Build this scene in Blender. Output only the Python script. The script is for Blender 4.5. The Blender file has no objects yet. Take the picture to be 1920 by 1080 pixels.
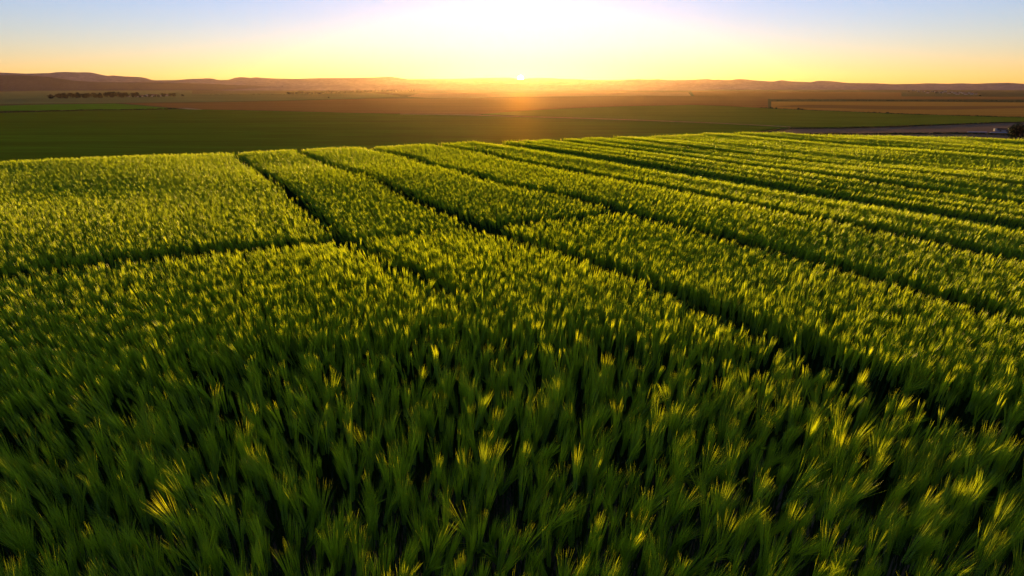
import bpy, math, random
import numpy as np
from mathutils import Vector, Matrix

random.seed(7)
rng = np.random.default_rng(11)
R = math.radians
scene = bpy.context.scene
COL = scene.collection

# ------------------------------------------------------------------ camera geometry
F_PX = 1230.0                      # focal length in pixels of a 1920 px wide frame
PITCH = math.atan2(377.0, F_PX)
CZ = 2.5                           # metres above the plateau's soil
CAN = 1.0                          # height of the crop canopy
ZV = -30.0                         # level of the valley floor
FWD = Vector((0, math.cos(PITCH), -math.sin(PITCH)))
UP = Vector((0, math.sin(PITCH), math.cos(PITCH)))
RIGHT = Vector((1, 0, 0))
CAM = Vector((0, 0, CZ))


def ray(u, v):
    return (RIGHT * (u - 960) + UP * (540 - v) + FWD * F_PX).normalized()


def at(u, v, z):
    """the point of the level z that stands at this place of the photograph"""
    d = ray(u, v)
    return CAM + d * ((z - CZ) / d.z)


def project(P):
    """(n,3) array -> u, v, depth"""
    Q = P - np.array(CAM)
    dep = Q @ np.array(FWD)
    return 960 + F_PX * (Q @ np.array(RIGHT)) / dep, 540 - F_PX * (Q @ np.array(UP)) / dep, dep


# ------------------------------------------------------------------ object helpers
def mesh_obj(name, verts, faces, mats, parent=None, mat_index=None, smooth=False, link=True):
    me = bpy.data.meshes.new(name)
    me.from_pydata([tuple(v) for v in verts], [], [tuple(f) for f in faces])
    for m in (mats if isinstance(mats, (list, tuple)) else [mats]):
        me.materials.append(m)
    if mat_index is not None:
        me.polygons.foreach_set('material_index', np.asarray(mat_index, dtype=np.int32))
    if smooth:
        me.polygons.foreach_set('use_smooth', np.ones(len(me.polygons), dtype=bool))
    me.update()
    o = bpy.data.objects.new(name, me)
    if link:
        COL.objects.link(o)
    if parent is not None:
        o.parent = parent
    return o


def tag(o, label=None, cat=None, group=None, kind=None):
    if label: o['label'] = label
    if cat: o['category'] = cat
    if group: o['group'] = group
    if kind: o['kind'] = kind
    return o


def empty(name, loc, rz=0.0, scale=1.0):
    o = bpy.data.objects.new(name, None)
    o.empty_display_size = 0.2
    o.location = loc
    o.rotation_euler = (0, 0, rz)
    o.scale = (scale,) * 3 if not isinstance(scale, (tuple, list)) else scale
    COL.objects.link(o)
    return o


def copy_tree(o, parent=None):
    c = o.copy()
    COL.objects.link(c)
    if parent is not None:
        c.parent = parent
    for ch in o.children:
        copy_tree(ch, c)
    return c


# ------------------------------------------------------------------ materials
def new_mat(name):
    m = bpy.data.materials.new(name)
    m.use_nodes = True
    nt = m.node_tree
    nt.nodes.clear()
    return m, nt, nt.nodes.new('ShaderNodeOutputMaterial')


def ramp(nt, fac, stops):
    r = nt.nodes.new('ShaderNodeValToRGB')
    el = r.color_ramp.elements
    while len(el) < len(stops):
        el.new(0.5)
    for e, (p, c) in zip(el, stops):
        e.position = p
        e.color = (*c, 1)
    nt.links.new(fac, r.inputs['Fac'])
    return r.outputs['Color']


def plant_mat(name, dif, tra, mix=0.5, spread=0.25, rough=0.5, spec=0.25):
    """thin green tissue: part reflects, part lets the light through; every plant has its own tint"""
    m, nt, out = new_mat(name)
    n, l = nt.nodes, nt.links
    oi = n.new('ShaderNodeObjectInfo')
    def tint(c):
        lo = tuple(x * (1 - spread) for x in c)
        hi = (c[0] * (1 + spread * 1.6), c[1] * (1 + spread), c[2] * (1 + spread * .5))
        return ramp(nt, oi.outputs['Random'], [(0, lo), (0.55, c), (1, hi)])
    p = n.new('ShaderNodeBsdfPrincipled')
    p.inputs['Roughness'].default_value = rough
    p.inputs['Specular IOR Level'].default_value = spec
    l.new(tint(dif), p.inputs['Base Color'])
    t = n.new('ShaderNodeBsdfTranslucent')
    l.new(tint(tra), t.inputs['Color'])
    mx = n.new('ShaderNodeMixShader')
    mx.inputs['Fac'].default_value = mix
    l.new(p.outputs[0], mx.inputs[1])
    l.new(t.outputs[0], mx.inputs[2])
    l.new(mx.outputs[0], out.inputs['Surface'])
    return m


def ground_mat(name, c1, c2, scale=0.02, stretch=(1, 1, 1), rot=0.0, bump=0.0, bump_scale=1.0, rough=0.9, spec=0.0, c3=None,
               fine=0.0, sheen=0.0, glint=0.0):
    m, nt, out = new_mat(name)
    n, l = nt.nodes, nt.links
    geo = n.new('ShaderNodeNewGeometry')
    mp = n.new('ShaderNodeMapping')
    mp.vector_type = 'POINT'
    mp.inputs['Rotation'].default_value = (0, 0, rot)
    mp.inputs['Scale'].default_value = stretch
    # turn first, stretch after: two mappings
    mp0 = n.new('ShaderNodeMapping')
    mp0.inputs['Rotation'].default_value = (0, 0, rot)
    l.new(geo.outputs['Position'], mp0.inputs['Vector'])
    mp.inputs['Rotation'].default_value = (0, 0, 0)
    l.new(mp0.outputs[0], mp.inputs['Vector'])
    nz = n.new('ShaderNodeTexNoise')
    nz.inputs['Scale'].default_value = scale
    nz.inputs['Detail'].default_value = 6
    nz.inputs['Roughness'].default_value = 0.6
    l.new(mp.outputs[0], nz.inputs['Vector'])
    stops = [(0.3, c1), (0.7, c2)] if c3 is None else [(0.28, c1), (0.5, c2), (0.72, c3)]
    col = ramp(nt, nz.outputs['Fac'], stops)
    p = n.new('ShaderNodeBsdfPrincipled')
    p.inputs['Roughness'].default_value = rough
    p.inputs['Specular IOR Level'].default_value = spec
    if sheen:
        p.inputs['Sheen Weight'].default_value = sheen
        p.inputs['Sheen Roughness'].default_value = 0.5
        p.inputs['Sheen Tint'].default_value = (1.0, 0.5, 0.08, 1)  # orange tint puts the sun's warm spill into the surface colour
    if fine:
        n2 = n.new('ShaderNodeTexNoise')
        n2.inputs['Scale'].default_value = scale * 9
        n2.inputs['Detail'].default_value = 5
        l.new(mp.outputs[0], n2.inputs['Vector'])
        g = ramp(nt, n2.outputs['Fac'], [(0.3, (1 - fine,) * 3), (0.7, (1 + fine,) * 3)])
        mu = n.new('ShaderNodeMix')
        mu.data_type = 'RGBA'
        mu.blend_type = 'MULTIPLY'
        mu.inputs[0].default_value = 1
        l.new(col, mu.inputs[6]); l.new(g, mu.inputs[7])
        col = mu.outputs[2]
    l.new(col, p.inputs['Base Color'])
    if bump:
        nb = n.new('ShaderNodeTexNoise')
        nb.inputs['Scale'].default_value = bump_scale
        nb.inputs['Detail'].default_value = 5
        l.new(geo.outputs['Position'], nb.inputs['Vector'])
        b = n.new('ShaderNodeBump')
        b.inputs['Strength'].default_value = 1.0
        b.inputs['Distance'].default_value = bump
        l.new(nb.outputs['Fac'], b.inputs['Height'])
        l.new(b.outputs[0], p.inputs['Normal'])
    if glint:
        # gloss on the fields, tinted orange to paint in the low sun's glow
        g_ = n.new('ShaderNodeBsdfGlossy')
        g_.inputs['Color'].default_value = (1.0, 0.50, 0.07, 1)
        g_.inputs['Roughness'].default_value = 0.72
        mx = n.new('ShaderNodeMixShader')
        mx.inputs['Fac'].default_value = glint
        l.new(p.outputs[0], mx.inputs[1]); l.new(g_.outputs[0], mx.inputs[2])
        l.new(mx.outputs[0], out.inputs['Surface'])
    else:
        l.new(p.outputs[0], out.inputs['Surface'])
    return m


M = {}
M['awn'] = plant_mat('awn', (0.30, 0.38, 0.009), (0.62, 0.74, 0.014), 0.55, 0.28, 0.45, 0.3)
M['grain'] = plant_mat('grain', (0.26, 0.36, 0.012), (0.55, 0.66, 0.014), 0.4, 0.25, 0.5, 0.3)
M['stem'] = plant_mat('stem', (0.045, 0.10, 0.008), (0.06, 0.15, 0.007), 0.25, 0.2, 0.5, 0.25)
M['leaf'] = plant_mat('leaf', (0.022, 0.065, 0.006), (0.045, 0.13, 0.005), 0.4, 0.25, 0.45, 0.3)
M['soil'] = ground_mat('soil', (0.14, 0.08, 0.036), (0.27, 0.165, 0.08), 3.0, bump=0.05, bump_scale=9, c3=(0.30, 0.19, 0.095))
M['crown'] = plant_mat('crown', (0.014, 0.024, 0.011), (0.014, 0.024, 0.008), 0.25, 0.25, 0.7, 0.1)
M['bark'] = ground_mat('bark', (0.05, 0.035, 0.025), (0.1, 0.07, 0.05), 3.0, rough=0.95)
ROWANG = math.atan2(-0.466, 0.885)
M['terrain'] = ground_mat('terrain', (0.05, 0.055, 0.016), (0.10, 0.085, 0.03), 0.004, stretch=(0.3, 2.0, 1), bump=0.8, bump_scale=0.2, c3=(0.07, 0.075, 0.02))
M['dark_green'] = ground_mat('dark_green_crop', (0.026, 0.105, 0.004), (0.048, 0.155, 0.006), 0.02, stretch=(0.12, 1.8, 1), rot=-0.02, bump=0.3, bump_scale=0.6, fine=0.35, glint=0.035)
M['mid_green'] = ground_mat('mid_green_crop', (0.06, 0.13, 0.008), (0.10, 0.18, 0.012), 0.02, stretch=(0.12, 1.5, 1), rot=0.1, bump=0.3, bump_scale=0.6, fine=0.3, glint=0.035)
M['bright_green'] = ground_mat('bright_green_crop', (0.02, 0.17, 0.006), (0.035, 0.24, 0.008), 0.012, stretch=(0.2, 1.5, 1), bump=0.3, bump_scale=0.6, fine=0.25, glint=0.035)
M['olive'] = ground_mat('olive_pasture', (0.085, 0.125, 0.035), (0.125, 0.165, 0.05), 0.006, stretch=(0.15, 1.5, 1), bump=0.3, bump_scale=0.5, fine=0.25, glint=0.035)
M['plough'] = ground_mat('ploughed_soil', (0.11, 0.050, 0.02), (0.17, 0.078, 0.03), 0.006, stretch=(0.1, 2, 1), bump=0.4, bump_scale=0.6, fine=0.3, glint=0.075)
M['grey_plough'] = ground_mat('grey_ploughed_soil', (0.13, 0.09, 0.062), (0.19, 0.13, 0.09), 0.02, stretch=(0.2, 1.5, 1), bump=0.3, bump_scale=0.6, fine=0.3, glint=0.075)
M['stubble'] = ground_mat('golden_stubble', (0.20, 0.10, 0.02), (0.34, 0.18, 0.035), 0.006, stretch=(0.1, 2.5, 1), bump=0.3, bump_scale=0.6, fine=0.3, sheen=0.015, glint=0.075)
M['tan'] = ground_mat('tan_field', (0.20, 0.12, 0.06), (0.30, 0.18, 0.09), 0.003, stretch=(0.1, 2.5, 1), bump=0.3, bump_scale=0.5, fine=0.3, sheen=0.015, glint=0.075)
M['track'] = ground_mat('track_dirt', (0.25, 0.17, 0.09), (0.38, 0.27, 0.15), 0.2, rough=0.95)
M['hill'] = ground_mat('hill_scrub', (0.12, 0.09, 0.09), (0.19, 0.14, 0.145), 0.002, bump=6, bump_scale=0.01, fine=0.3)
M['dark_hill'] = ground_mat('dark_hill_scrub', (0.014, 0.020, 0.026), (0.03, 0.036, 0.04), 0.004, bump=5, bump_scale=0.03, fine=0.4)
M['wall'] = ground_mat('house_render', (0.30, 0.27, 0.24), (0.42, 0.38, 0.34), 0.3, rough=0.9)
M['roof'] = ground_mat('roof_tile', (0.09, 0.045, 0.035), (0.16, 0.08, 0.06), 0.8, rough=0.85)
M['pale_roof'] = ground_mat('metal_roof', (0.22, 0.21, 0.22), (0.34, 0.32, 0.33), 0.8, rough=0.5)
M['dark_roof'] = ground_mat('dark_roof', (0.015, 0.013, 0.015), (0.03, 0.026, 0.03), 0.8, rough=0.8)
M['window'] = ground_mat('window_glass', (0.02, 0.022, 0.025), (0.04, 0.04, 0.045), 0.5, rough=0.15, spec=0.5)
M['sheet'] = ground_mat('pale_sheet', (0.5, 0.48, 0.52), (0.65, 0.62, 0.66), 0.6, rough=0.5)

# ------------------------------------------------------------------ plateau outline
D1 = np.array((-0.466, 0.885))      # along the tramlines, away from the camera
D2 = np.array((0.885, 0.466))       # across them
E1 = np.array(at(680, 273.5, CAN))[:2]
T_EDGE = float(E1 @ D1)             # the crop ends here along the tramlines
A2, B2 = np.array(at(1345, 244.5, CAN))[:2], np.array(at(1920, 257, CAN))[:2]
dd = (B2 - A2) / np.linalg.norm(B2 - A2)
N2 = np.array((dd[1], -dd[0]))
if N2 @ A2 < 0: N2 = -N2
C2 = float(N2 @ A2)                 # the crop ends here on the far right


def edge_dist(P):
    """metres outside the crop (negative inside)"""
    return np.maximum(P @ D1 - T_EDGE, P @ N2 - C2)


def ground_z(P):
    d = edge_dist(P) - 0.3
    s = np.clip(d / 190.0, 0, 1)
    return ZV * (0.35 * s + 0.65 * s * s * (3 - 2 * s)) * (d > 0)


# ------------------------------------------------------------------ ground
rad = np.concatenate([[0.01], np.geomspace(0.4, 60, 90), np.geomspace(62, 400, 46), np.geomspace(430, 14200, 30)])
NA = 360
ang = np.linspace(0, 2 * math.pi, NA, endpoint=False)
verts, faces = [], []
for r in rad:
    P = np.stack([r * np.sin(ang), r * np.cos(ang)], 1)
    z = ground_z(P)
    verts += list(np.column_stack([P, z]))
for i in range(len(rad) - 1):
    for k in range(NA):
        k2 = (k + 1) % NA
        faces.append((i * NA + k2, i * NA + k, (i + 1) * NA + k, (i + 1) * NA + k2))
cen = np.array([np.mean([verts[j] for j in f], axis=0) for f in faces])
mi = (edge_dist(cen[:, :2]) > 0.6).astype(int)
ground = mesh_obj('ground', verts, faces, [M['soil'], M['terrain']], mat_index=mi, smooth=True)
tag(ground, 'brown soil and grassy slope under the crops of the valley', kind='structure')


# ------------------------------------------------------------------ field patches on the valley floor
def patch(name, px, mat, label, h):
    """a low slab of crop or tilled soil; its outline lies on the valley floor"""
    pts = [at(u, v, ZV) for u, v in px]
    n = len(pts)
    vs = [(p.x, p.y, ZV + h) for p in pts] + [(p.x, p.y, ZV - 0.2) for p in pts]
    fs = [tuple(range(n))]
    for i in range(n):
        j = (i + 1) % n
        fs.append((i, i + n, j + n, j))
    o = mesh_obj(name, vs, fs, mat)
    import bmesh
    bm = bmesh.new(); bm.from_mesh(o.data)
    bmesh.ops.recalc_face_normals(bm, faces=bm.faces)
    bm.to_mesh(o.data); bm.free()
    return tag(o, label, kind='structure')


patch('crop_field', [(-500, 318), (-500, 216), (0, 212.5), (160, 208), (345, 205.5), (500, 208.5), (640, 212), (760, 214.5), (895, 217.5), (1060, 222), (1200, 226.5),
                     (1340, 232), (1480, 239.5), (1440, 244), (1400, 249), (1200, 268), (900, 285), (500, 305)], M['dark_green'],
      'dark green crop field below the barley plateau', 0.5)
patch('crop_field', [(902, 215.5), (960, 210), (1060, 204.5), (1160, 200.5), (1300, 197.5), (1370, 200), (1440, 204), (1560, 209), (1700, 215), (1800, 218), (2000, 223.5), (2300, 229), (2300, 221), (2000, 227),
                     (1850, 231), (1700, 236.5), (1580, 240), (1490, 238.6), (1340, 231.2), (1200, 225.8), (1060, 221)], M['mid_green'],
      'mid green crop field below the golden stubble', 0.6)
patch('ploughed_field', [(1440, 252), (1486, 242.2), (1580, 241.5), (1700, 238), (1850, 232), (2000, 228), (2300, 222), (2600, 222), (2600, 275), (1920, 275)], M['grey_plough'],
      'grey brown ploughed field beside the white farm building', 0.1)
patch('crop_field', [(-500, 209), (-500, 197), (0, 198.5), (100, 196), (215, 194.5), (260, 198), (330, 204.5), (160, 206.3), (0, 208)], M['bright_green'],
      'narrow bright green crop field on the left', 0.4)
patch('ploughed_field', [(230, 193.6), (350, 192.6), (440, 191.2), (560, 188.6), (690, 185), (800, 184.4), (1000, 182.6), (1200, 180), (1300, 180.6), (1440, 184.5), (1440, 203), (1360, 198.6), (1300, 196.4),
                         (1160, 199.4), (1060, 203.4), (960, 209), (893, 214.6), (760, 213), (640, 210.8), (500, 207.2), (350, 204.6), (290, 198.4)], M['plough'],
      'red brown ploughed field across the middle of the valley', 0.12)
patch('stubble_field', [(1446, 203.2), (1446, 190.5), (1700, 190.6), (2000, 193), (2400, 195), (2400, 229), (2000, 222.2), (1800, 216.8), (1700, 213.6), (1560, 207.8)], M['stubble'],
      'golden stubble field on the right below the hedge', 0.25)
patch('ploughed_field', [(1446, 199.6), (1520, 196.8), (1700, 199.4), (1920, 199.0), (2400, 200), (2400, 203.6), (1920, 203.2), (1780, 205.4), (1640, 205.2), (1540, 203.0)], M['plough'],
      'dark brown strip between the golden bands of stubble', 0.42)
patch('pasture', [(-500, 194), (-500, 171), (0, 172.5), (130, 168.2), (360, 167), (360, 176), (700, 174), (760, 180.5), (690, 184), (560, 187.6), (440, 190.2), (350, 191.6), (220, 192.6), (0, 195.6)], M['olive'],
      'olive green pasture around the dark tree row', 0.2)
patch('stubble_field', [(764, 181), (790, 174.2), (960, 174.4), (1130, 172.8), (1290, 173.3), (1296, 179.8), (1200, 179.2), (1000, 181.6), (800, 183.6)], M['tan'],
      'pale tan stubble field under the setting sun', 0.2)
patch('ploughed_field', [(1302, 180), (1296, 170.6), (1500, 171.6), (1690, 173.2), (1690, 181), (1920, 181.5), (2300, 182.5), (2300, 187), (1920, 186.2), (1700, 186.0), (1450, 185.4)], M['plough'],
      'brown field with faint strips in front of the far village', 0.15)
patch('track', [(750, 214.3), (895, 216.3), (1060, 221.3), (1200, 225.95), (1340, 231.5), (1480, 238.8), (1482, 239.4), (1340, 232.2), (1200, 226.8), (1060, 222.2), (895, 217.6), (750, 214.9)], M['track'],
      'pale dirt track between the two green crop fields', 0.72)
patch('track', [(335, 203.2), (352, 203.0), (380, 206.0), (366, 206.2)], M['track'], 'short pale track by the tip of the bright green field', 0.6)


# ------------------------------------------------------------------ hills
def ridge(name, sky, dist, depth0, depth1, mat, label, base_z, rough=1.0, seed=1, nr=26, step=6):
    """a long range of hills: each bearing rises to the height the skyline has there"""
    us = np.array([s[0] for s in sky], float); vs_ = np.array([s[1] for s in sky], float)
    U = np.arange(us[0], us[-1] + 1, step)
    V = np.interp(U, us, vs_)
    rs = np.random.default_rng(seed)
    rr = np.linspace(depth0, depth1, nr)
    ph = rs.uniform(0, 6.28, (10,)); fr = rs.uniform(0.004, 0.03, (10,))
    verts, faces = [], []
    for j, r in enumerate(rr):
        x = (r - depth0) / (dist - depth0) if r < dist else (depth1 - r) / (depth1 - dist)
        x = max(0.0, min(1.0, x))
        prof = x * x * (3 - 2 * x)
        for i, (u, v) in enumerate(zip(U, V)):
            d = ray(u, v)
            hlen = math.hypot(d.x, d.y)
            top = CZ + dist * d.z / hlen
            n = sum(math.sin(fr[k] * u * (1 + .2 * k) + ph[k] + r * 0.0011 * (k - 4)) for k in range(10)) / 10
            z = base_z + (top - base_z) * prof * (1 - 0.45 * rough * (1 - prof) * (n + 0.5))
            verts.append((d.x / hlen * r, d.y / hlen * r, z))
    nu = len(U)
    for j in range(nr - 1):
        for i in range(nu - 1):
            faces.append((j * nu + i, j * nu + i + 1, (j + 1) * nu + i + 1, (j + 1) * nu + i))
    o = mesh_obj(name, verts, faces, mat, smooth=True)
    return tag(o, label, kind='structure')


SKY = [(-700, 137), (-400, 136), (-200, 135), (0, 136), (25, 136.8), (50, 138), (95, 136.8), (105, 135.2), (125, 134.8), (145, 135.6), (160, 135.3), (172, 136), (190, 140), (203, 142.4), (210, 141), (222, 142.2),
       (235, 143.2), (255, 144), (266, 144.8), (275, 146.4), (287, 150.4), (330, 150), (355, 148), (375, 147.4), (390, 146.4), (400, 147.4), (410, 150), (430, 149.4), (440, 145.6), (452, 144.4),
       (466, 145.4), (472, 146.4), (479, 144.4), (492, 146), (518, 147), (550, 147.8), (580, 147), (600, 146.2), (650, 146), (690, 145.4), (720, 144.3), (735, 144), (750, 146.3), (765, 148.5),
       (800, 148.3), (860, 147.7), (905, 146.2), (945, 145.2), (958, 145.4), (967, 147.5), (975, 148.6), (984, 148), (992, 146.4), (1010, 146.2), (1034, 146.4), (1050, 147.8), (1080, 148.3),
       (1110, 150), (1160, 150), (1195, 148.2), (1215, 149.2), (1235, 148.3), (1250, 150), (1280, 150), (1330, 148), (1337, 150), (1345, 149), (1360, 150.2), (1370, 150), (1385, 147.8),
       (1400, 149), (1420, 151), (1450, 153), (1465, 150), (1480, 152.4), (1520, 154), (1535, 151), (1560, 152.3), (1590, 155.5), (1640, 156), (1675, 157.6), (1720, 157), (1740, 156), (1780, 157),
       (1800, 156), (1830, 157), (1850, 156), (1890, 155), (1920, 157), (2100, 155), (2400, 156)]
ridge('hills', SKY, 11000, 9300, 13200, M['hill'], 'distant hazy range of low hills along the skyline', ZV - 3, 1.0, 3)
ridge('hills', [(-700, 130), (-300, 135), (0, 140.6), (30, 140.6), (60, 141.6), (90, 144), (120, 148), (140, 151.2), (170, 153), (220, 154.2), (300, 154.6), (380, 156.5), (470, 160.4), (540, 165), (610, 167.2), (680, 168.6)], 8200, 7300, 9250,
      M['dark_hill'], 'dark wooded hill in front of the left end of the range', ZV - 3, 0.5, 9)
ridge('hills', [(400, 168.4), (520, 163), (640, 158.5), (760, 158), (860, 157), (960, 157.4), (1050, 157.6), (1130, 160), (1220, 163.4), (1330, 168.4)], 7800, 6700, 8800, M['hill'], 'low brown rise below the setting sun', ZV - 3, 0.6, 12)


# ------------------------------------------------------------------ trees, hedges, woods
def leaf_faces(n, size, centres, rads, rs):
    """leaf clumps: many small faces through the volume of several lobes"""
    V, Fc = [], []
    lobe = rs.choice(len(centres), n, p=np.array([r ** 3 for r in rads]) / sum(r ** 3 for r in rads))
    for k in range(n):
        c, r = centres[lobe[k]], rads[lobe[k]]
        d = rs.normal(size=3); d /= np.linalg.norm(d)
        p = np.array(c) + d * r * (0.45 + 0.6 * rs.random() ** 0.6) * np.array((1, 1, 0.85))
        a = rs.normal(size=3); a /= np.linalg.norm(a)
        b = np.cross(a, d + 0.3 * rs.normal(size=3)); b /= (np.linalg.norm(b) + 1e-9)
        s = size * (0.6 + 0.8 * rs.random())
        i = len(V)
        V += [p - a * s - b * s * .6, p + a * s - b * s * .5, p + a * s * .6 + b * s, p - a * s * .8 + b * s * .7]
        Fc.append((i, i + 1, i + 2, i + 3))
    return V, Fc


def tube(path, rads, sides=5):
    V, Fc = [], []
    for i, p in enumerate(path):
        p = np.array(p, float)
        t = np.array(path[min(i + 1, len(path) - 1)], float) - np.array(path[max(i - 1, 0)], float)
        t /= np.linalg.norm(t) + 1e-9
        a = np.cross(t, (0.3, 1, 0.1)); a /= np.linalg.norm(a) + 1e-9
        b = np.cross(t, a)
        for k in range(sides):
            w = 2 * math.pi * k / sides
            V.append(p + rads[i] * (math.cos(w) * a + math.sin(w) * b))
    for i in range(len(path) - 1):
        for k in range(sides):
            k2 = (k + 1) % sides
            Fc.append((i * sides + k, i * sides + k2, (i + 1) * sides + k2, (i + 1) * sides + k))
    Fc.append(tuple(range((len(path) - 1) * sides, len(path) * sides)))
    return V, Fc


def tree_meshes(seed, h=10.0, w=9.0, n=420, leaf=0.55, shape='round'):
    rs = np.random.default_rng(seed)
    cs, rd = [], []
    m = 9
    for k in range(m):
        if shape == 'tall':
            z = h * (0.25 + 0.65 * k / (m - 1)); rr = w * 0.22 * (1.1 - 0.6 * k / (m - 1))
            cs.append((rs.normal() * w * .05, rs.normal() * w * .05, z)); rd.append(rr)
        else:
            a = rs.uniform(0, 6.28); q = w * 0.3 * rs.random() ** .5
            z = h * rs.uniform(0.26, 0.78)
            cs.append((q * math.cos(a), q * math.sin(a), z)); rd.append(w * rs.uniform(0.17, 0.27))
    crown = leaf_faces(n, leaf, cs, rd, rs)
    tv, tf = tube([(0, 0, -0.3), (0.05 * w * .1, 0, h * .2), (0.02 * w, 0.02 * w, h * .45), (0, 0.03 * w, h * .7)], [h * .03, h * .024, h * .017, h * .006])
    for k in range(4):
        c = cs[(k * 2) % m]
        v2, f2 = tube([(0, 0, h * .25), (c[0] * .5, c[1] * .5, (h * .25 + c[2]) * .5 + .2), c], [h * .014, h * .009, h * .003], 4)
        o = len(tv); tv += v2; tf += [tuple(i + o for i in f) for f in f2]
    return crown, (tv, tf)


tree_protos = []
def make_tree(name, seed, **kw):
    (cv, cf), (tv, tf) = tree_meshes(seed, **kw)
    root = empty(name, (0, 0, 0))
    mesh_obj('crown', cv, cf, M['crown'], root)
    mesh_obj('trunk', tv, tf, M['bark'], root)
    root['used'] = 0
    return root


PT = {}
def place_tree(kind, loc, s, rz, label, group=None, cat='tree', name='tree'):
    key = kind
    p = PT[key]
    if not p['used']:
        p['used'] = 1; o = p
    else:
        o = copy_tree(p)
    o.location = loc; o.rotation_euler = (0, 0, rz)
    o.scale = s if isinstance(s, tuple) else (s, s, s)
    tag(o, label, cat, group)
    return o


for k in range(4):
    PT['round%d' % k] = make_tree('broadleaf_tree', 20 + k, h=10, w=11, n=260, leaf=0.75)
for k in range(2):
    PT['tall%d' % k] = make_tree('slender_tree', 40 + k, h=11, w=8, n=200, leaf=0.6, shape='tall')
for k in range(2):
    PT['bush%d' % k] = make_tree('bush', 60 + k, h=4, w=6.5, n=150, leaf=0.42)
PT['dark'] = make_tree('dark_tree', 77, h=10, w=15, n=2600, leaf=0.34)

ORD = ['first', 'second', 'third', 'fourth', 'fifth', 'sixth', 'seventh', 'eighth', 'ninth', 'tenth', 'eleventh', 'twelfth', 'thirteenth', 'fourteenth', 'fifteenth', 'sixteenth', 'seventeenth',
       'eighteenth', 'nineteenth', 'twentieth', 'twenty-first', 'twenty-second', 'twenty-third', 'twenty-fourth', 'twenty-fifth', 'twenty-sixth', 'twenty-seventh', 'twenty-eighth', 'twenty-ninth', 'thirtieth']


def px_h(u, v, px):
    """metres that span px pixels of height at the valley point under (u, v)"""
    p = at(u, v, ZV)
    return px * (p - CAM).length / math.hypot(F_PX, u - 960, 540 - v)


# the dark row in the pasture
row = [(99, 185.2, 9), (106, 185.1, 8), (113, 185.0, 9), (121, 184.9, 10), (129, 184.8, 8), (137, 184.8, 10), (144, 184.7, 9), (151, 184.6, 10), (158, 184.5, 10), (166, 184.4, 9), (176, 184.2, 9.5),
       (184, 184.1, 9), (192, 184.0, 9), (203, 183.8, 10), (211, 183.7, 11), (220, 183.5, 10), (229, 183.4, 9.5), (239, 183.2, 9), (248, 183.0, 8), (256, 182.9, 9), (308, 181.7, 7.5), (318, 181.5, 6), (327, 181.3, 6.5), (343, 181, 4)]
for i, (u, v, hp) in enumerate(row):
    p = at(u, v, ZV); h = px_h(u, v, hp)
    place_tree('round%d' % (i % 4), (p.x, p.y + random.uniform(-12, 12), ZV), (h / 10 * 1.5, h / 10 * 1.3, h / 10 * 1.12), random.uniform(0, 6.3),
               '%s dark tree from the left end of the tree row in the olive pasture' % ORD[i], 'dark trees in the pasture row')
for i, (u, v, hp) in enumerate(((263, 183.1, 6), (272, 183.0, 5), (281, 182.8, 6.5), (290, 182.6, 4.5), (297, 182.4, 6))):
    p = at(u, v, ZV); h = px_h(u, v, hp)
    place_tree('round%d' % (i % 4), (p.x, p.y, ZV), (h / 10 * 1.2, h / 10 * 1.2, h / 10), i, '%s dark tree from the left standing before the pale pasture houses' % ORD[i], 'trees before the pasture houses')
# slender row far off, left of the sun
for i, u in enumerate((737, 743, 750, 756, 761, 766, 771, 775)):
    v = 172.2; p = at(u, v, ZV); h = px_h(u, v, random.uniform(4.6, 5.8))
    place_tree('tall%d' % (i % 2), (p.x, p.y, ZV), h / 11, random.uniform(0, 6.3),
               '%s slender tree from the left in the short hazy row nearest the sun' % ORD[i], 'slender trees in the hazy row')
# hazy belts of trees between the pasture and the range
n = 0
for u0, u1, va, vb, hp, cnt in ((345, 372, 166.8, 166.8, 2.5, 5), (372, 460, 168.2, 169, 6, 16), (460, 560, 168.6, 168.4, 4.6, 16), (560, 730, 167.2, 167, 3.6, 22), (535, 610, 176.4, 176.6, 4.6, 13), (612, 735, 175, 172.8, 4.0, 18)):
    for k in range(cnt):
        t = (k + random.uniform(0.1, 0.9)) / cnt
        u = u0 + (u1 - u0) * t; v = va + (vb - va) * t
        p = at(u, v, ZV); h = px_h(u, v, hp * random.uniform(0.8, 1.45))
        place_tree(random.choice(['round0', 'round1', 'round2', 'round3', 'tall0']), (p.x, p.y, ZV), (h / 10 * 1.6, h / 10 * 1.6, h / 10), random.uniform(0, 6.3),
                   'small hazy tree in the far belts between the pasture and the hills', 'hazy trees in the far belts')
for u0, u1, va, vb, hp, cnt in ((1185, 1300, 166.3, 166.9, 2.6, 20), (1120, 1185, 167.2, 166.6, 1.6, 8)):
    for k in range(cnt):
        t = (k + random.uniform(0.1, 0.9)) / cnt
        u = u0 + (u1 - u0) * t; v = va + (vb - va) * t
        p = at(u, v, ZV); h = px_h(u, v, hp * random.uniform(0.5, 1.2))
        place_tree(random.choice(['round0', 'round1', 'round2']), (p.x, p.y, ZV), (h / 10 * 1.4, h / 10 * 1.4, h / 10), random.uniform(0, 6.3),
                   'tiny hazy tree on the far plain to the right of the sun', 'tiny trees on the far plain')
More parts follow.
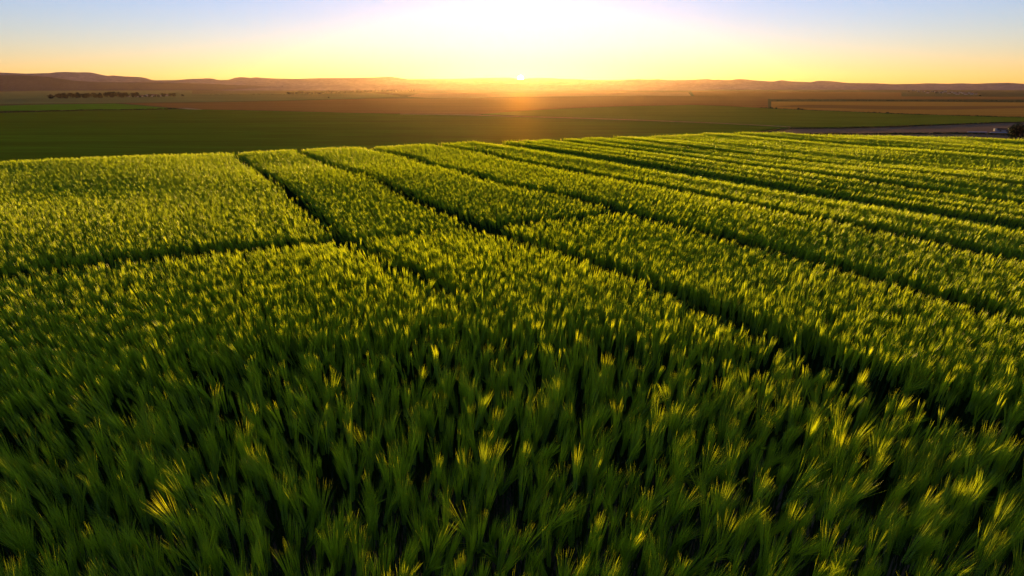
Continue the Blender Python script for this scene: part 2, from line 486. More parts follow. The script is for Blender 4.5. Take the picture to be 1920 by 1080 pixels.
# lone trees
for u, v, hp, lab in ((1382, 171.6, 1.8, 'lone tiny tree on the brown plain right of the sun'), (1611, 170.2, 2.4, 'lone low tree by the mist left of the far village'), (1890, 168.2, 2.0, 'lone tiny tree on the plain at the far right'),
                      (616, 184, 2.6, 'lone bush at the top edge of the red brown field'), (1837, 181.5, 3.6, 'rounded tree at the right end of the far village'), (900, 193, 0.0, None), (1704, 172.4, 1.8, 'small tree at the left end of the far village')):
    if not lab: continue
    p = at(u, v, ZV); h = px_h(u, v, hp)
    place_tree('round1', (p.x, p.y, ZV), (h / 10 * 1.4, h / 10 * 1.4, h / 10), 1.0, lab)
# bushes on the boundary of the golden stubble
for i, (u, v, hp) in enumerate(((1427, 203.2, 2.2), (1437, 203.7, 2.6), (1447, 204.2, 3.6), (1455, 204.4, 2.8), (1497, 206.5, 4.0), (1503, 206.8, 3.0), (1628, 212.1, 2.6), (1640, 212.6, 3.0), (1650, 213, 2.6), (1664, 213.6, 3.4),
                               (1690, 214.8, 2.6), (1708, 215.5, 2.2))):
    p = at(u, v, ZV); h = px_h(u, v, hp)
    place_tree('bush%d' % (i % 2), (p.x, p.y, ZV), (h / 4 * 1.3, h / 4 * 1.3, h / 4), random.uniform(0, 6.3),
               '%s bush from the left on the boundary below the golden stubble' % ORD[i], 'bushes on the stubble boundary', 'bush')
p = at(1909, 262, ZV)
h = px_h(1909, 258, 27)
place_tree('dark', (p.x, p.y, ZV), (h / 10 * 1.0, h / 10 * 1.0, h / 10), 0.6, 'broad dark tree at the field edge beside the white farm building')


def hedge(px, hp, label, dens=1.0, mat='crown', wid=2.5, seed=5):
    rs = np.random.default_rng(seed)
    V, Fc = [], []
    pts = [at(u, v, ZV) for u, v in px]
    for a, b in zip(pts[:-1], pts[1:]):
        L = (b - a).length
        u_mid = px_h(*px[0], hp)
        nn = int(min(900, L * dens))
        hh = u_mid
        for k in range(nn):
            t = rs.random()
            c = np.array(a.lerp(b, t)) + np.array((rs.normal() * wid * .3, rs.normal() * wid * .3, 0))
            c[2] = ZV + 0.2 + hh * rs.random() * (0.75 + 0.25 * math.sin(t * L * 0.11) * math.sin(t * L * 0.043))
            d1 = np.array(((b - a).normalized())) + rs.normal(size=3) * .4
            s = max(0.5, 2.2 / dens * .5)
            up = np.array((rs.normal() * .3, rs.normal() * .3, 1.0))
            i = len(V)
            V += [c - d1 * s - up * .45, c + d1 * s - up * .4, c + d1 * s * .7 + up * .5, c - d1 * s * .8 + up * .45]
            Fc.append((i, i + 1, i + 2, i + 3))
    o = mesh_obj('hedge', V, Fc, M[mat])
    return tag(o, label, 'hedge')


hedge([(-200, 216), (0, 211.6), (160, 207.6), (330, 205)], 2.6, 'low dark hedge along the near side of the bright green field', 3.0, seed=1)
hedge([(1446, 188.6), (1560, 188.4), (1700, 189.4), (1920, 190.6), (2100, 192)], 1.5, 'long low hedge along the top of the golden stubble', 1.0, seed=2)
hedge([(1420, 202.9), (1500, 206.8), (1600, 211), (1700, 215.2), (1800, 217.8), (1920, 221.3), (2100, 225)], 1.3, 'thin dark hedge between the golden stubble and the mid green field', 2.4, seed=3)
hedge([(1486, 242), (1580, 240.8), (1700, 237.2), (1850, 231.8), (2000, 227.4)], 1.6, 'thin dark hedge between the mid green field and the grey ploughed field', 4, seed=4)
hedge([(1500, 253), (1700, 252), (1790, 251), (1850, 252.4), (1900, 255)], 2.2, 'dark rough hedge just beyond the right edge of the barley', 4, seed=6)
hedge([(360, 177), (560, 177.2), (640, 176.6)], 0.7, 'faint far hedge across the olive pasture', 0.5, seed=8)

# woods on the left hill foot: nobody could count the trees
rs = np.random.default_rng(4)
V, Fc = [], []
for k in range(1500):
    u = rs.uniform(-60, 430)
    top = float(np.interp(u, [-60, 60, 140, 300, 430], [152, 152, 155, 157, 160])); bot = float(np.interp(u, [-60, 130, 360, 430], [170.5, 167.8, 165.6, 165.4]))
    v = bot - (bot - max(top, 163.6)) * rs.random() ** 1.2
    p = at(u, min(v, bot), ZV) if v > 164.2 else at(u, 164.2, ZV)
    if p.y > 7200: continue
    hh = 12 * rs.uniform(.6, 1.3)
    c = [(p.x + rs.normal() * 3, p.y + rs.normal() * 6, ZV + hh * .5), (p.x + rs.normal() * 4, p.y, ZV + hh * .75)]
    vv, ff = leaf_faces(16, 2.6, c, [hh * .45, hh * .33], rs)
    o = len(V); V += vv; Fc += [tuple(i + o for i in f) for f in ff]
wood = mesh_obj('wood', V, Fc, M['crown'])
tag(wood, 'dark belt of woodland at the foot of the left hill', 'wood', kind='stuff')


# ------------------------------------------------------------------ houses
def box(x0, x1, y0, y1, z0, z1):
    v = [(x0, y0, z0), (x1, y0, z0), (x1, y1, z0), (x0, y1, z0), (x0, y0, z1), (x1, y0, z1), (x1, y1, z1), (x0, y1, z1)]
    f = [(0, 3, 2, 1), (4, 5, 6, 7), (0, 1, 5, 4), (1, 2, 6, 5), (2, 3, 7, 6), (3, 0, 4, 7)]
    return v, f


def make_house(name, L, W, H, RH, roof_mat, wins=3, chimney=True):
    root = empty(name, (0, 0, 0))
    v, f = box(-L / 2, L / 2, -W / 2, W / 2, -0.3, H)
    v += [(-L / 2, 0, H + RH * .96), (L / 2, 0, H + RH * .96)]
    f += [(4, 7, 8), (5, 9, 6)]
    mesh_obj('wall', v, f, M['wall'], root)
    e, t = 0.5, 0.22
    rv = []
    for s in (-1, 1):
        rv += [(-L / 2 - e, s * (W / 2 + e), H - 0.25), (L / 2 + e, s * (W / 2 + e), H - 0.25)]
    rv += [(-L / 2 - e, 0, H + RH), (L / 2 + e, 0, H + RH)]
    rv += [(x, y, z + t) for x, y, z in rv]
    rf = [(0, 1, 5, 4), (2, 4, 5, 3), (6, 10, 11, 7), (8, 9, 11, 10), (0, 6, 7, 1), (2, 3, 9, 8), (0, 4, 10, 6), (4, 2, 8, 10), (1, 7, 11, 5), (5, 11, 9, 3)]
    roof = mesh_obj('roof', rv, rf, M[roof_mat], root)
    if chimney:
        cv, cf = box(L * .2, L * .2 + .8, -0.4, 0.4, H + RH * .5, H + RH + 1.0)
        mesh_obj('chimney', cv, cf, M['wall'], roof)
    for k in range(wins):
        x = -L / 2 + L * (k + .5) / wins
        wv, wf = box(x - .6, x + .6, -W / 2 - 0.03, -W / 2 + .05, H * .4, H * .8)
        mesh_obj('window', wv, wf, M['window'], root)
    root['used'] = 0
    return root


PH = [make_house('house', 13, 8, 3.4, 2.6, 'roof'), make_house('house', 17, 9, 4.5, 2.8, 'pale_roof', 4), make_house('house', 10, 8, 5.2, 2.6, 'roof', 2)]


def place_house(k, u, v, wp, label, group):
    p = PH[k]
    if not p['used']:
        p['used'] = 1; o = p
    else:
        o = copy_tree(p)
    q = at(u, v, ZV)
    s = px_h(u, v, wp) / (13, 17, 10)[k]
    o.location = (q.x, q.y, ZV); o.scale = (s, s, s)
    o.rotation_euler = (0, 0, random.uniform(-.35, .35) - math.atan2(q.x, q.y))
    tag(o, label, 'house', group)


for i, (u, v, w) in enumerate(((241, 182.0, 4.5), (250, 181.8, 6), (259, 182.2, 5), (268, 181.8, 7), (277, 180.8, 7), (285, 181.6, 6), (293, 180.6, 7), (300, 181.2, 6), (313, 180.4, 5))):
    place_house(i % 3, u, v - .2, w, '%s pale house from the left among the pasture tree row' % ORD[i], 'pale houses by the dark tree row')
i = 0
for u, v, w in ((1713, 170.6, 5), (1722, 172.2, 4), (1731, 172.6, 4), (1739, 174.6, 5), (1747, 172.4, 4), (1755, 173.8, 5), (1757, 171.6, 4), (1765, 174.8, 5), (1772, 172.8, 5), (1779, 176.0, 5), (1784, 173.8, 4), (1790, 175.4, 5),
                (1795, 177, 6), (1800, 174.4, 4), (1806, 176.0, 5), (1811, 177.4, 6), (1817, 175.4, 4), (1822, 177.2, 5), (1830, 176.6, 4)):
    place_house(i % 3, u, v, w, '%s small pale house from the left in the far village on the right' % ORD[i], 'small houses of the far village')
    i += 1
for k in range(22):
    u = random.uniform(1716, 1836); v = 172.2 + (u - 1716) * 0.04 + random.uniform(-.8, 1.6)
    p = at(u, v, ZV); h = px_h(u, v, random.uniform(1.6, 2.8))
    place_tree('round%d' % (k % 4), (p.x, p.y, ZV), (h / 10 * 1.4, h / 10 * 1.4, h / 10), k, 'small dark tree between the houses of the far village', 'trees among the far village houses')

# the farm building by the dark tree, and the pale sheeted rows before it
q = at(1886, 246.5, ZV)
s = px_h(1886, 246.5, 1.0)
root = empty('farm_building', (q.x, q.y, ZV), -0.35)
L, W, H = 30 * s, 9 * s, 3.4 * s
v, f = box(-L / 2, L / 2, -W / 2, W / 2, -.3, H)
mesh_obj('wall', v, f, M['pale_roof'], root)
v, f = box(-L / 2 - .4, L / 2 + .4, -W / 2 - .5, W / 2 + .5, H + 0.003, H + 2.0 * s)
v[4:] = [(x * 0.96, y * .25, z) for x, y, z in v[4:]]
mesh_obj('roof', v, f, M['dark_roof'], root)
v, f = box(-L / 2 - 4 * s, -L / 2 - .05, -W / 2, W / 2, -.3, H + 1.6 * s)
mesh_obj('gable_end', v, f, M['wall'], root)
for k in range(3):
    x = -L / 2 + L * (k + .5) / 3
    v, f = box(x - 1.1 * s, x + 1.1 * s, -W / 2 - .04, -W / 2 + .05, 0.05, H * .75)
    mesh_obj('door', v, f, M['dark_roof'], root)
tag(root, 'low farm building with dark roof and pale gable beside the dark tree', 'farm building')
for i, (u, v_, wp, lab) in enumerate(((1832, 248.6, 34, 'long pale polytunnel left of the low farm building'), (1872, 249.2, 30, 'shorter pale polytunnel in front of the low farm building'))):
    q = at(u, v_, ZV); s = px_h(u, v_, 1.0)
    V, Fc = [], []
    N = 10; Ln = wp * s
    for e in range(13):
        x = -Ln / 2 + Ln * e / 12
        for k in range(N + 1):
            a = math.pi * k / N
            V.append((x, -math.cos(a) * 1.6 * s, math.sin(a) * 1.5 * s * (1 + .03 * (e % 2))))
    for e in range(12):
        for k in range(N):
            j = e * (N + 1) + k
            Fc.append((j, j + 1, j + N + 2, j + N + 1))
    Fc += [tuple(range(N + 1)), tuple(12 * (N + 1) + k for k in range(N + 1))]
    root = empty('polytunnel', (q.x, q.y, ZV), -0.1)
    mesh_obj('cover', V, Fc, M['sheet'], root, smooth=True)
    bv, bf = box(-Ln / 2 - .1, Ln / 2 + .1, -1.7 * s, -1.62 * s, -.2, .35)
    mesh_obj('base_rail', bv, bf, M['dark_roof'], root)
    tag(root, lab, 'polytunnel')


# ------------------------------------------------------------------ the barley
class Acc:
    def __init__(self):
        self.v, self.f = [], []
    def add(self, v, f):
        o = len(self.v)
        self.v += [tuple(x) for x in v]
        self.f += [tuple(i + o for i in q) for q in f]


def stalk_geometry(seed, ear_len=0.085, awn_len=0.15, height=0.80, droop=0.0, n_awn=34, rows=9, leaves=3, simple=False, wide=1.0, aw=0.0013):
    """returns the stem, leaf, ear and awn geometry of one stalk; it bends towards +X"""
    rs = np.random.default_rng(seed)
    # centre line
    path, p, a = [], np.array((0, 0, -0.03)), rs.normal() * 0.02
    ns = 8
    seg = (height + 0.03) / ns
    curve = rs.uniform(0.0, 0.03)
    az = rs.normal() * 0.02
    for k in range(ns + 1):
        path.append(p.copy())
        a += curve * (k / ns) + (droop * 0.20 if k >= ns - 2 else 0)
        p = p + seg * np.array((math.sin(a), az, math.cos(a)))
    stem = Acc()
    stem.add(*tube(path, [0.0032 - 0.0014 * k / ns for k in range(ns + 1)], 4 if not simple else 3))
    # ear
    e0 = path[-1]
    ear, awn = Acc(), Acc()
    epath = [e0.copy()]
    q = e0.copy(); b = a
    es = 6
    dirs = []
    for k in range(es):
        b += droop * 0.12 + rs.normal() * 0.01
        d = np.array((math.sin(b), az, math.cos(b)))
        dirs.append(d / np.linalg.norm(d))
        q = q + d * ear_len / es
        epath.append(q.copy())
    dirs.append(dirs[-1])
    epath = np.array(epath)
    def on_ear(t):
        x = t * es; i = min(int(x), es - 1)
        return epath[i] + (epath[i + 1] - epath[i]) * (x - i), dirs[i]
    twist = rs.uniform(0, 3.14)
    def frame(d):
        s = np.cross(d, (0.05, 1, 0.02)); s /= np.linalg.norm(s)
        w = np.cross(d, s)
        return s * math.cos(twist) + w * math.sin(twist), -s * math.sin(twist) + w * math.cos(twist)
    tips = []
    for r in range(rows):
        for side in range(2 if simple else 4):
            t = (r + 0.5 * (side % 2)) / rows * 0.96
            c, d = on_ear(t)
            s, w = frame(d)
            ang_ = (side * math.pi / (1 if simple else 2)) + (0 if simple else 0.5)
            o = s * math.cos(ang_) + w * math.sin(ang_) * .7
            taper = (0.72 + 0.55 * math.sin(math.pi * min(1, t * .9 + .15))) * (ear_len / 0.085)
            L = 0.0140 * taper; wd = 0.0050 * taper
            g = d * 0.93 + o * 0.30; g /= np.linalg.norm(g)
            c0 = c + o * 0.0026 * taper
            tip = c0 + g * L
            m = c0 + g * L * 0.42 + o * wd * .45
            s2 = np.cross(g, o); s2 /= np.linalg.norm(s2)
            o2 = np.cross(s2, g)
            V = [c0, m + s2 * wd, m + o2 * wd, m - s2 * wd, m - o2 * wd, tip]
            ear.add(V, [(0, 2, 1), (0, 3, 2), (0, 4, 3), (0, 1, 4), (5, 1, 2), (5, 2, 3), (5, 3, 4), (5, 4, 1)])
            tips.append((tip, g, o, t, d))
    # awns: long bristles from the grains, fanning a little, tips bending outward
    for k in range(n_awn):
        tip, g, o, t, d = tips[int(k * len(tips) / n_awn) % len(tips)]
        fan = rs.uniform(0.04, 0.30) * wide
        side = rs.normal(size=3) * 0.07 * wide
        dd_ = d + o * fan + side; dd_ /= np.linalg.norm(dd_)
        L = awn_len * rs.uniform(0.75, 1.12) * (1.05 - 0.25 * t)
        p0 = tip - g * 0.004
        bend = (o * 0.25 + np.array((0.25 + droop * 0.2, 0, -0.15)) + rs.normal(size=3) * .12) * 0.10 * L
        p1 = p0 + dd_ * L * .38 + bend * .15
        p2 = p0 + dd_ * L * .72 + bend * .5
        p3 = p0 + dd_ * L + bend
        n = np.cross(dd_, rs.normal(size=3)); n /= np.linalg.norm(n)
        w0, w1, w2 = aw, aw * .85, aw * .55
        awn.add([p0 - n * w0, p0 + n * w0, p1 - n * w1, p1 + n * w1, p2 - n * w2, p2 + n * w2, p3], [(0, 1, 3, 2), (2, 3, 5, 4), (4, 5, 6)])
    # leaves
    lv = []
    for k in range(leaves):
        h0 = height * (0.30 + 0.22 * k + rs.uniform(-.05, .05))
        i = min(int(h0 / seg), ns - 1)
        p0 = path[i] + (path[i + 1] - path[i]) * (h0 / seg - i)
        az_ = rs.uniform(0, 6.28)
        out_ = np.array((math.cos(az_), math.sin(az_), 0))
        sd = np.array((-math.sin(az_), math.cos(az_), 0))
        L = rs.uniform(0.17, 0.27); el = rs.uniform(1.1, 1.35); fall = rs.uniform(0.15, 0.62)
        A = Acc(); V = []; p = p0.copy(); N = 7
        for j in range(N + 1):
            t = j / N
            w = 0.0048 * (1.0 if t < .5 else (1 - (t - .5) / .5) ** .7 + 0.02)
            tw = sd + np.array((0, 0, 1)) * 0.35 * math.sin(2.5 * t)
            V += [p - tw * w, p + tw * w]
            p = p + L / N * (out_ * math.cos(el) + np.array((0, 0, 1)) * math.sin(el))
            el -= fall * t * 1.5 * (0.6 if simple else 1)
        A.add(V, [(2 * j, 2 * j + 1, 2 * j + 3, 2 * j + 2) for j in range(N)])
        lv.append(A)
    return stem, lv, ear, awn


# where the tramlines run, found on the canopy plane
def Q(u, v): return float(np.array(at(u, v, 0.85))[:2] @ D2)
def T(u, v): return float(np.array(at(u, v, 0.9))[:2] @ D1)
T_CROSS = T(650, 462)
LINES = [  # lateral position, width, start, end
    (Q(680, 459), 0.27, T(835, 575), 99), (Q(1300, 606), 0.29, -99, 99), (Q(1140, 410), 0.34, -99, 99), (Q(1527, 430), 0.40, -99, 99), (Q(1740, 414), 0.26, -99, 99),
    (Q(1527, 361), 0.24, -99, 99), (Q(1612, 351), 0.46, -99, 99), (Q(1920, 334), 0.20, -99, 99), (Q(1527, 313), 0.38, -99, 99), (Q(1655, 281), 0.44, -99, 99), (Q(1826, 261), 0.24, -99, 99)]
Q_D, Q_E1, Q_E2 = LINES[3][0], Q(1612, 404), Q(1612, 383)
Q_A, Q_B, Q_C = LINES[1][0], LINES[2][0], LINES[0][0]
T_EDGE_CROP = T_EDGE

SPAN = 36.0
cell_n = 0.058
def scatter(cell):
    g = np.arange(-SPAN, SPAN, cell)
    X, Y = np.meshgrid(g, np.arange(0.2, SPAN, cell))
    P = np.stack([X.ravel(), Y.ravel()], 1)
    return P + rng.uniform(-.5, .5, P.shape) * cell


def noise2(P, scale, seed):
    r = np.random.default_rng(seed)
    s = np.zeros(len(P))
    for k in range(8):
        a = r.uniform(0, 6.28); f = scale * r.uniform(0.6, 1.8)
        s += np.sin((P[:, 0] * math.cos(a) + P[:, 1] * math.sin(a)) * f + r.uniform(0, 6.28))
    return s / 8 ** .5


def keep(P):
    q, t = P @ D2, P @ D1
    wob = 0.03 * noise2(P, 3.0, 5) + rng.normal(size=len(P)) * 0.025
    ok = edge_dist(P) < -0.05 + wob
    for ql, w, t0, t1 in LINES:
        ok &= ~((np.abs(q - ql + 0.02 * noise2(P, 1.2, 9)) < w / 2 + wob * .5) & (t > t0) & (t < t1))
    wc = np.where(q < Q_C, 0.40, np.where(q < Q_A, 0.22, 0.26))
    ok &= ~((np.abs(t - T_CROSS) < wc / 2 + wob * .6) & (q < Q_B))
    return ok


def in_view(P, margin):
    # keep what the frame sees, with a margin of metres at each side
    x, y = P[:, 0], P[:, 1]
    return (np.abs(x) < 0.80 * (y + 0.3) + margin) & (y > 0.9)


Pn = scatter(0.067); Pn = Pn[in_view(Pn, 0.9)]
dist = np.hypot(Pn[:, 0], Pn[:, 1])
Pn = Pn[dist < 4.0]
Pf = scatter(0.035); Pf = Pf[in_view(Pf, 1.2)]
dist = np.hypot(Pf[:, 0], Pf[:, 1])
Pf = Pf[(dist >= 4.0)]
# blend the two zones
Pn = Pn[keep(Pn)]; Pf = Pf[keep(Pf)]


def pose(P):
    """lean (x, y), yaw and scale of each stalk: a breeze parts the crop left and right"""
    x = P[:, 0]
    n1 = noise2(P, 1.3, 21); n2 = noise2(P, 1.1, 22)
    q = P @ D2
    lx = np.clip(0.060 * x, -0.18, 0.32) + 0.07 * n1 + rng.normal(size=len(P)) * 0.048
    ly = 0.03 + 0.05 * n2 + rng.normal(size=len(P)) * 0.048
    yaw = np.arctan2(ly, lx) + rng.normal(size=len(P)) * 0.5
    sc = 1.0 + 0.010 * noise2(P, 0.9, 23) + rng.normal(size=len(P)) * np.where(np.hypot(x, P[:, 1]) < 4, 0.026, np.where(np.hypot(x, P[:, 1]) < 9, 0.015, 0.010))
    sc -= 0.043 * np.clip((4.4 - np.hypot(x, P[:, 1])) / 2.0, 0, 1) * np.clip(1.3 - x * .4, 0.3, 1)
    # the strips to the right stand in long low waves, one of them lower than the rest
    wave = sum(np.sin(q * f + p) for f, p in ((3.1, .4), (5.3, 1.7), (7.9, 2.9), (12.0, 0.3))) / 2
    sc += np.where(q > Q_D, 0.018 * wave, 0.0)
    sc -= np.where((q > Q_E1) & (q < Q_E2), 0.09, 0.0)
    return lx, ly, yaw, sc


def euler(lx, ly, yaw):
    th = np.hypot(lx, ly) + 1e-9
    ax = np.stack([-ly / th, lx / th, np.zeros_like(th)], 1)       # z x lean
    c, s = np.cos(th), np.sin(th)
    K = np.zeros((len(th), 3, 3))
    K[:, 0, 1] = -ax[:, 2]; K[:, 0, 2] = ax[:, 1]; K[:, 1, 0] = ax[:, 2]; K[:, 1, 2] = -ax[:, 0]; K[:, 2, 0] = -ax[:, 1]; K[:, 2, 1] = ax[:, 0]
    Rt = np.eye(3)[None] + s[:, None, None] * K + (1 - c)[:, None, None] * (K @ K)
    Rz = np.zeros_like(K)
    Rz[:, 0, 0] = np.cos(yaw); Rz[:, 0, 1] = -np.sin(yaw); Rz[:, 1, 0] = np.sin(yaw); Rz[:, 1, 1] = np.cos(yaw); Rz[:, 2, 2] = 1
    Rm = Rt @ Rz
    return np.stack([np.arctan2(Rm[:, 2, 1], Rm[:, 2, 2]), -np.arcsin(np.clip(Rm[:, 2, 0], -1, 1)), np.arctan2(Rm[:, 1, 0], Rm[:, 0, 0])], 1)


# ---- single stalks: the nearest ones, each a thing with parts
NV = 14
protos = []
for k in range(NV + 5):
    if k < NV:
        dr = [0, .1, .2, 0, .3, .1, .5, 0, .2, .1, 0, .4, .15, .05][k]
        g = stalk_geometry(100 + k, 0.080 + 0.010 * (k % 3), 0.140 + 0.012 * (k % 4), 0.775 + 0.015 * (k % 3), dr, 46, 10, 2, wide=0.50 + 0.13 * (k % 4), aw=0.0009)
    else:
        g = stalk_geometry(200 + k, 0.086, 0.130, 0.84, [1.5, 2.0, 1.1, 0.25, 1.7][k - NV], 46, 11, 3, wide=0.9, aw=0.0009)
    protos.append(g)


def stalk_meshes(g, k):
    stem, lv, ear, awn = g
    root = empty('barley_stalk', (0, 0, 0))
    mesh_obj('stem', stem.v, stem.f, M['stem'], root, smooth=True)
    for A in lv:
        mesh_obj('leaf', A.v, A.f, M['leaf'], root, smooth=True)
    e = mesh_obj('ear', ear.v, ear.f, M['grain'], root)
    mesh_obj('awns', awn.v, awn.f, M['awn'], e)
    root['used'] = 0
    return root


roots = [stalk_meshes(g, k) for k, g in enumerate(protos)]
lx, ly, yaw, sc = pose(Pn)
tops = np.column_stack([Pn[:, 0] + np.sin(lx) * .9, Pn[:, 1] + np.sin(ly) * .9, 0.92 * sc])
u, v, dep = project(tops)
vis = (u > -10) & (u < 1930) & (v > 300) & (v < 1085)
order = np.argsort(np.where(vis, np.linalg.norm(tops - np.array(CAM), axis=1), 1e9))

# bright, bent ears the eye can find in the photograph
special = [  # pixel of the ear, variant, yaw (0 = bends to the right), lean, label
    (40, 905, NV + 1, 3.0, -.10, 'bright barley ear bent flat to the left at the left edge of the field'),
    (115, 960, NV + 0, 2.6, -.22, 'large pale barley ear leaning left with awns spread, near the left bottom corner'),
    (235, 940, NV + 2, 2.7, -.25, 'pale barley ear leaning left beside the large spread ear on the left'),
    (945, 985, NV + 1, 3.1, .0, 'small barley ear nodding left at the bottom centre'),
    (1075, 1032, NV + 4, 0.1, .10, 'barley ear nodding right with golden awns at the bottom centre'),
    (1260, 845, NV + 4, 0.2, .28, 'bright yellow barley ear arching right between the centre and the dark gap'),
    (1640, 985, NV + 2, 0.4, .25, 'thick yellow barley ear leaning right near the right bottom corner'),
    (1510, 1035, NV + 1, 0.2, .30, 'bright barley ear bent down to the right at the bottom'),
    (893, 890, NV + 3, 1.5, .0, 'tall upright yellow barley ear on a bare pale stem at the centre'),
    (1850, 885, NV + 4, 0.3, .30, 'golden barley ear arching right at the right edge above the dark gap'),
    (650, 768, NV + 0, 2.6, -.2, 'yellow barley ear bent left, standing above the crop left of centre'),
    (1330, 955, NV + 3, 0.8, .18, 'upright barley ear tipped with orange awns right of the centre'),
    (715, 1000, NV + 2, 2.5, -.25, 'yellow barley ear leaning left with flared awns at the bottom left of centre'),
    (1395, 930, NV + 3, 0.5, .2, 'broad green barley ear leaning right beside the thick yellow one'),
]
rooms = []
def put(k, x, y, e, s, label, group):
    p = roots[k]
    if not p['used']:
        p['used'] = 1; o = p
    else:
        o = copy_tree(p)
    o.location = (x, y, 0); o.rotation_euler = e; o.scale = (s, s, s)
    tag(o, label, 'barley stalk', group)
    return o


for (su, sv, k, yw, ln, lab) in special:
    P = at(su, sv, 0.93)
    x = P.x - math.sin(ln) * .85
    e = euler(np.array([ln]), np.array([0.03]), np.array([yw]))[0]
    if k - NV in (0, 1, 4): x -= 0.08 * math.cos(yw)
    put(k, x, P.y, tuple(float(i) for i in e), 1.02, lab, None)
    rooms.append((x, P.y))
rooms = np.array(rooms)
N_SINGLE = 300 - len(special)
E = euler(lx, ly, yaw)
taken = np.zeros(len(Pn), bool)
near = (np.min(np.linalg.norm(Pn[:, None, :] - rooms[None], axis=2), axis=1) < 0.045)
cnt = 0
for i in order:
    if cnt >= N_SINGLE or not vis[i]: break
    taken[i] = True
    if near[i]: continue
    lean = lx[i]
    if lean < -0.16: lab, gr = 'green bearded barley stalk leaning left in the nearest part of the crop', 'nearest barley stalks leaning left'
    elif lean > 0.16: lab, gr = 'green bearded barley stalk leaning right in the nearest part of the crop', 'nearest barley stalks leaning right'
    else: lab, gr = 'green bearded barley stalk standing upright in the nearest part of the crop', 'nearest upright barley stalks'
    put(int(rng.integers(NV)), float(Pn[i, 0]), float(Pn[i, 1]), tuple(float(a) for a in E[i]), float(sc[i]), lab, gr)
    cnt += 1
for i in range(len(roots)):
    if not roots[i]['used']:
        for ch in list(roots[i].children_recursive): bpy.data.objects.remove(ch)
        bpy.data.objects.remove(roots[i])
rest = ~taken & ~near

# ---- the rest of the crop: one object, stalks set by geometry nodes
kit = bpy.data.collections.new('barley_kit')
def kit_obj(name, g, idx):
    stem, lv, ear, awn = g
    A = Acc(); mi = []
    for src, m in [(stem, 0)] + [(a, 1) for a in lv] + [(ear, 2), (awn, 3)]:
        A.add(src.v, src.f); mi += [m] * len(src.f)
    o = mesh_obj('%s_%03d' % (name, idx), A.v, A.f, [M['stem'], M['leaf'], M['grain'], M['awn']], mat_index=mi, link=False)
    kit.objects.link(o)
for k in range(NV):
    kit_obj('kit', protos[k], k)
NF = 10
LODS = [(0.062, 0.128, 0.815, 28, 0.0014), (0.050, 0.106, 0.855, 22, 0.0015), (0.040, 0.088, 0.885, 18, 0.0016)]
for li, (el_, al_, hh_, na_, aw_) in enumerate(LODS):
    for k in range(NF):
        dr = [0, .1, .05, .15, 0, .25, .1, .15, .6, 0][k]
        kit_obj('kit', stalk_geometry(300 + k + 50 * li, el_ + 0.006 * (k % 3), al_ + 0.008 * (k % 3), hh_ + 0.010 * (k % 4), dr, na_, 7, 2, simple=True, wide=0.22 + .06 * (k % 4), aw=aw_), NV + NF * li + k)

lxf, lyf, yawf, scf = pose(Pf)
Ef = euler(lxf, lyf, yawf)
PP = np.vstack([np.column_stack([Pn[rest], np.zeros(rest.sum())]), np.column_stack([Pf, np.zeros(len(Pf))])]).astype(np.float32)
EE = np.vstack([E[rest], Ef]).astype(np.float32)
SS = np.concatenate([sc[rest], scf]).astype(np.float32)
# the switch from long eared stalks to shorter eared ones is gradual
dn = np.hypot(PP[:, 0], PP[:, 1])
dn = dn + rng.normal(size=len(dn)) * 0.5
lod = (dn > 5.0).astype(int) + (dn > 7.2)
pick = np.where(dn < 3.5, rng.integers(0, NV, len(dn)), NV + NF * lod + rng.integers(0, NF, len(dn))).astype(np.int32)
me = bpy.data.meshes.new('barley_crop')
me.vertices.add(len(PP))
me.vertices.foreach_set('co', PP.ravel())
at_ = me.attributes.new('turn', 'FLOAT_VECTOR', 'POINT'); at_.data.foreach_set('vector', EE.ravel())
at_ = me.attributes.new('size', 'FLOAT', 'POINT'); at_.data.foreach_set('value', SS)
at_ = me.attributes.new('pick', 'INT', 'POINT'); at_.data.foreach_set('value', pick)
me.update()
crop = bpy.data.objects.new('barley_crop', me)
COL.objects.link(crop)
tag(crop, 'dense green bearded barley crop parted by tramlines, filling the plateau', 'barley crop', kind='stuff')
ng = bpy.data.node_groups.new('plant_barley', 'GeometryNodeTree')
ng.interface.new_socket('Geometry', in_out='INPUT', socket_type='NodeSocketGeometry')
ng.interface.new_socket('Geometry', in_out='OUTPUT', socket_type='NodeSocketGeometry')
gi = ng.nodes.new('NodeGroupInput'); go = ng.nodes.new('NodeGroupOutput')
m2p = ng.nodes.new('GeometryNodeMeshToPoints')
ci = ng.nodes.new('GeometryNodeCollectionInfo')
ci.inputs['Collection'].default_value = kit
ci.inputs['Separate Children'].default_value = True
ci.inputs['Reset Children'].default_value = True
iop = ng.nodes.new('GeometryNodeInstanceOnPoints')
iop.inputs['Pick Instance'].default_value = True
def named(n, t):
    x = ng.nodes.new('GeometryNodeInputNamedAttribute'); x.data_type = t
    x.inputs['Name'].default_value = n
    return x.outputs['Attribute']
L_ = ng.links.new
L_(gi.outputs[0], m2p.inputs['Mesh'])
L_(m2p.outputs[0], iop.inputs['Points'])
L_(ci.outputs[0], iop.inputs['Instance'])
L_(named('pick', 'INT'), iop.inputs['Instance Index'])
e2r = ng.nodes.new('FunctionNodeEulerToRotation')
L_(named('turn', 'FLOAT_VECTOR'), e2r.inputs[0])
L_(e2r.outputs[0], iop.inputs['Rotation'])
L_(named('size', 'FLOAT'), iop.inputs['Scale'])
L_(iop.outputs[0], go.inputs[0])
md = crop.modifiers.new('plants', 'NODES')
md.node_group = ng
print('crop stalks', len(PP), 'singles', cnt)

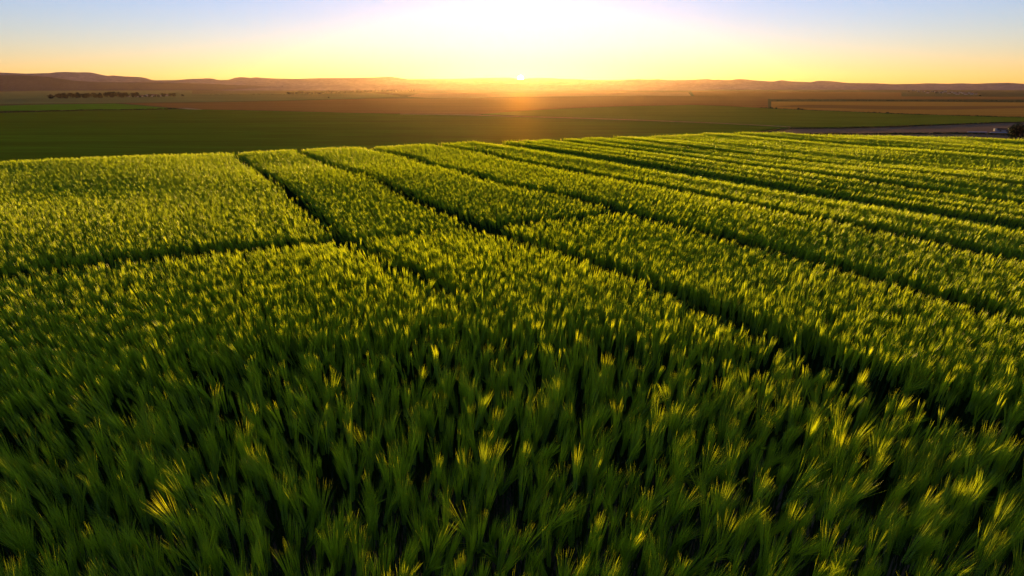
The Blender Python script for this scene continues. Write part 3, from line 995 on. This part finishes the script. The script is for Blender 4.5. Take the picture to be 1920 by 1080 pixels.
# ------------------------------------------------------------------ air
m, nt, out = new_mat('haze')
pv = nt.nodes.new('ShaderNodeVolumePrincipled')
pv.inputs['Color'].default_value = (1.0, 0.66, 0.52, 1)
pv.inputs['Density'].default_value = 0.95e-5
pv.inputs['Anisotropy'].default_value = 0.79
nt.links.new(pv.outputs[0], out.inputs['Volume'])
v, f = box(-14500, 14500, -14500, 14500, ZV - 4.5, 268)
haze = mesh_obj('haze', v, f, m)
tag(haze, 'warm evening haze lying over the valley and the far hills', 'haze', kind='stuff')

# ------------------------------------------------------------------ sun, sky, camera
d = ray(976, 142.5)
SUN_EL = R(1.7)
SUN_AZ = math.atan2(d.x, d.y)
d = Vector((math.sin(SUN_AZ) * math.cos(SUN_EL), math.cos(SUN_AZ) * math.cos(SUN_EL), math.sin(SUN_EL)))
sun = bpy.data.lights.new('sun', 'SUN')
sun.energy = 3.9
sun.angle = R(0.5)
sun.color = (1.0, 0.63, 0.16)
so = bpy.data.objects.new('sun', sun)
so.rotation_euler = (-d).to_track_quat('-Z', 'Y').to_euler()
COL.objects.link(so)

# the sun's disc itself, half sunk behind the skyline, far beyond the haze
sd = ray(976, 147.2)
m, nt, out = new_mat('sun_disc')
em = nt.nodes.new('ShaderNodeEmission')
em.inputs['Color'].default_value = (1.0, 0.74, 0.30, 1)
em.inputs['Strength'].default_value = 14.0
nt.links.new(em.outputs[0], out.inputs['Surface'])
V, Fc = [], []
NU, NW = 24, 12
for a in range(NW + 1):
    for b in range(NU):
        th, ph = math.pi * a / NW, 2 * math.pi * b / NU
        V.append((math.sin(th) * math.cos(ph) * 175, math.sin(th) * math.sin(ph) * 175, math.cos(th) * 175))
for a in range(NW):
    for b in range(NU):
        Fc.append((a * NU + b, a * NU + (b + 1) % NU, (a + 1) * NU + (b + 1) % NU, (a + 1) * NU + b))
ball = mesh_obj('setting_sun', V, Fc, m, smooth=True)
ball.location = CAM + sd * 40000
tag(ball, 'bright setting sun half sunk behind the hills', 'sun', kind='structure')

w = bpy.data.worlds.new('World')
scene.world = w
w.use_nodes = True
nt = w.node_tree
bg = nt.nodes['Background']
sk = nt.nodes.new('ShaderNodeTexSky')
sk.sky_type = 'NISHITA'
sk.sun_disc = False
sk.sun_elevation = SUN_EL
sk.sun_rotation = SUN_AZ
sk.altitude = 0
sk.air_density = 0.9
sk.dust_density = 0.045
sk.ozone_density = 2.3
wb = nt.nodes.new('ShaderNodeMix')        # the camera's white balance
wb.data_type = 'RGBA'; wb.blend_type = 'MULTIPLY'; wb.inputs[0].default_value = 1.0
wb.inputs[7].default_value = (1.02, 0.955, 1.45, 1)
nt.links.new(sk.outputs[0], wb.inputs[6])
nt.links.new(wb.outputs[2], bg.inputs['Color'])
bg.inputs['Strength'].default_value = 0.104

cam = bpy.data.cameras.new('camera')
cam.sensor_width = 36.0
cam.lens = 36.0 * F_PX / 1920.0
cam.clip_start = 0.05
cam.clip_end = 90000
co = bpy.data.objects.new('camera', cam)
co.location = CAM
co.rotation_euler = (math.pi / 2 - PITCH, 0, 0)
COL.objects.link(co)
scene.camera = co

scene.view_settings.view_transform = 'Standard'
scene.view_settings.look = 'None'
scene.view_settings.exposure = 1.55
scene.view_settings.gamma = 1.0
scene.cycles.use_denoising = True
scene.cycles.max_bounces = 8
scene.cycles.transparent_max_bounces = 8
scene.cycles.volume_bounces = 0
scene.cycles.sample_clamp_indirect = 4.0
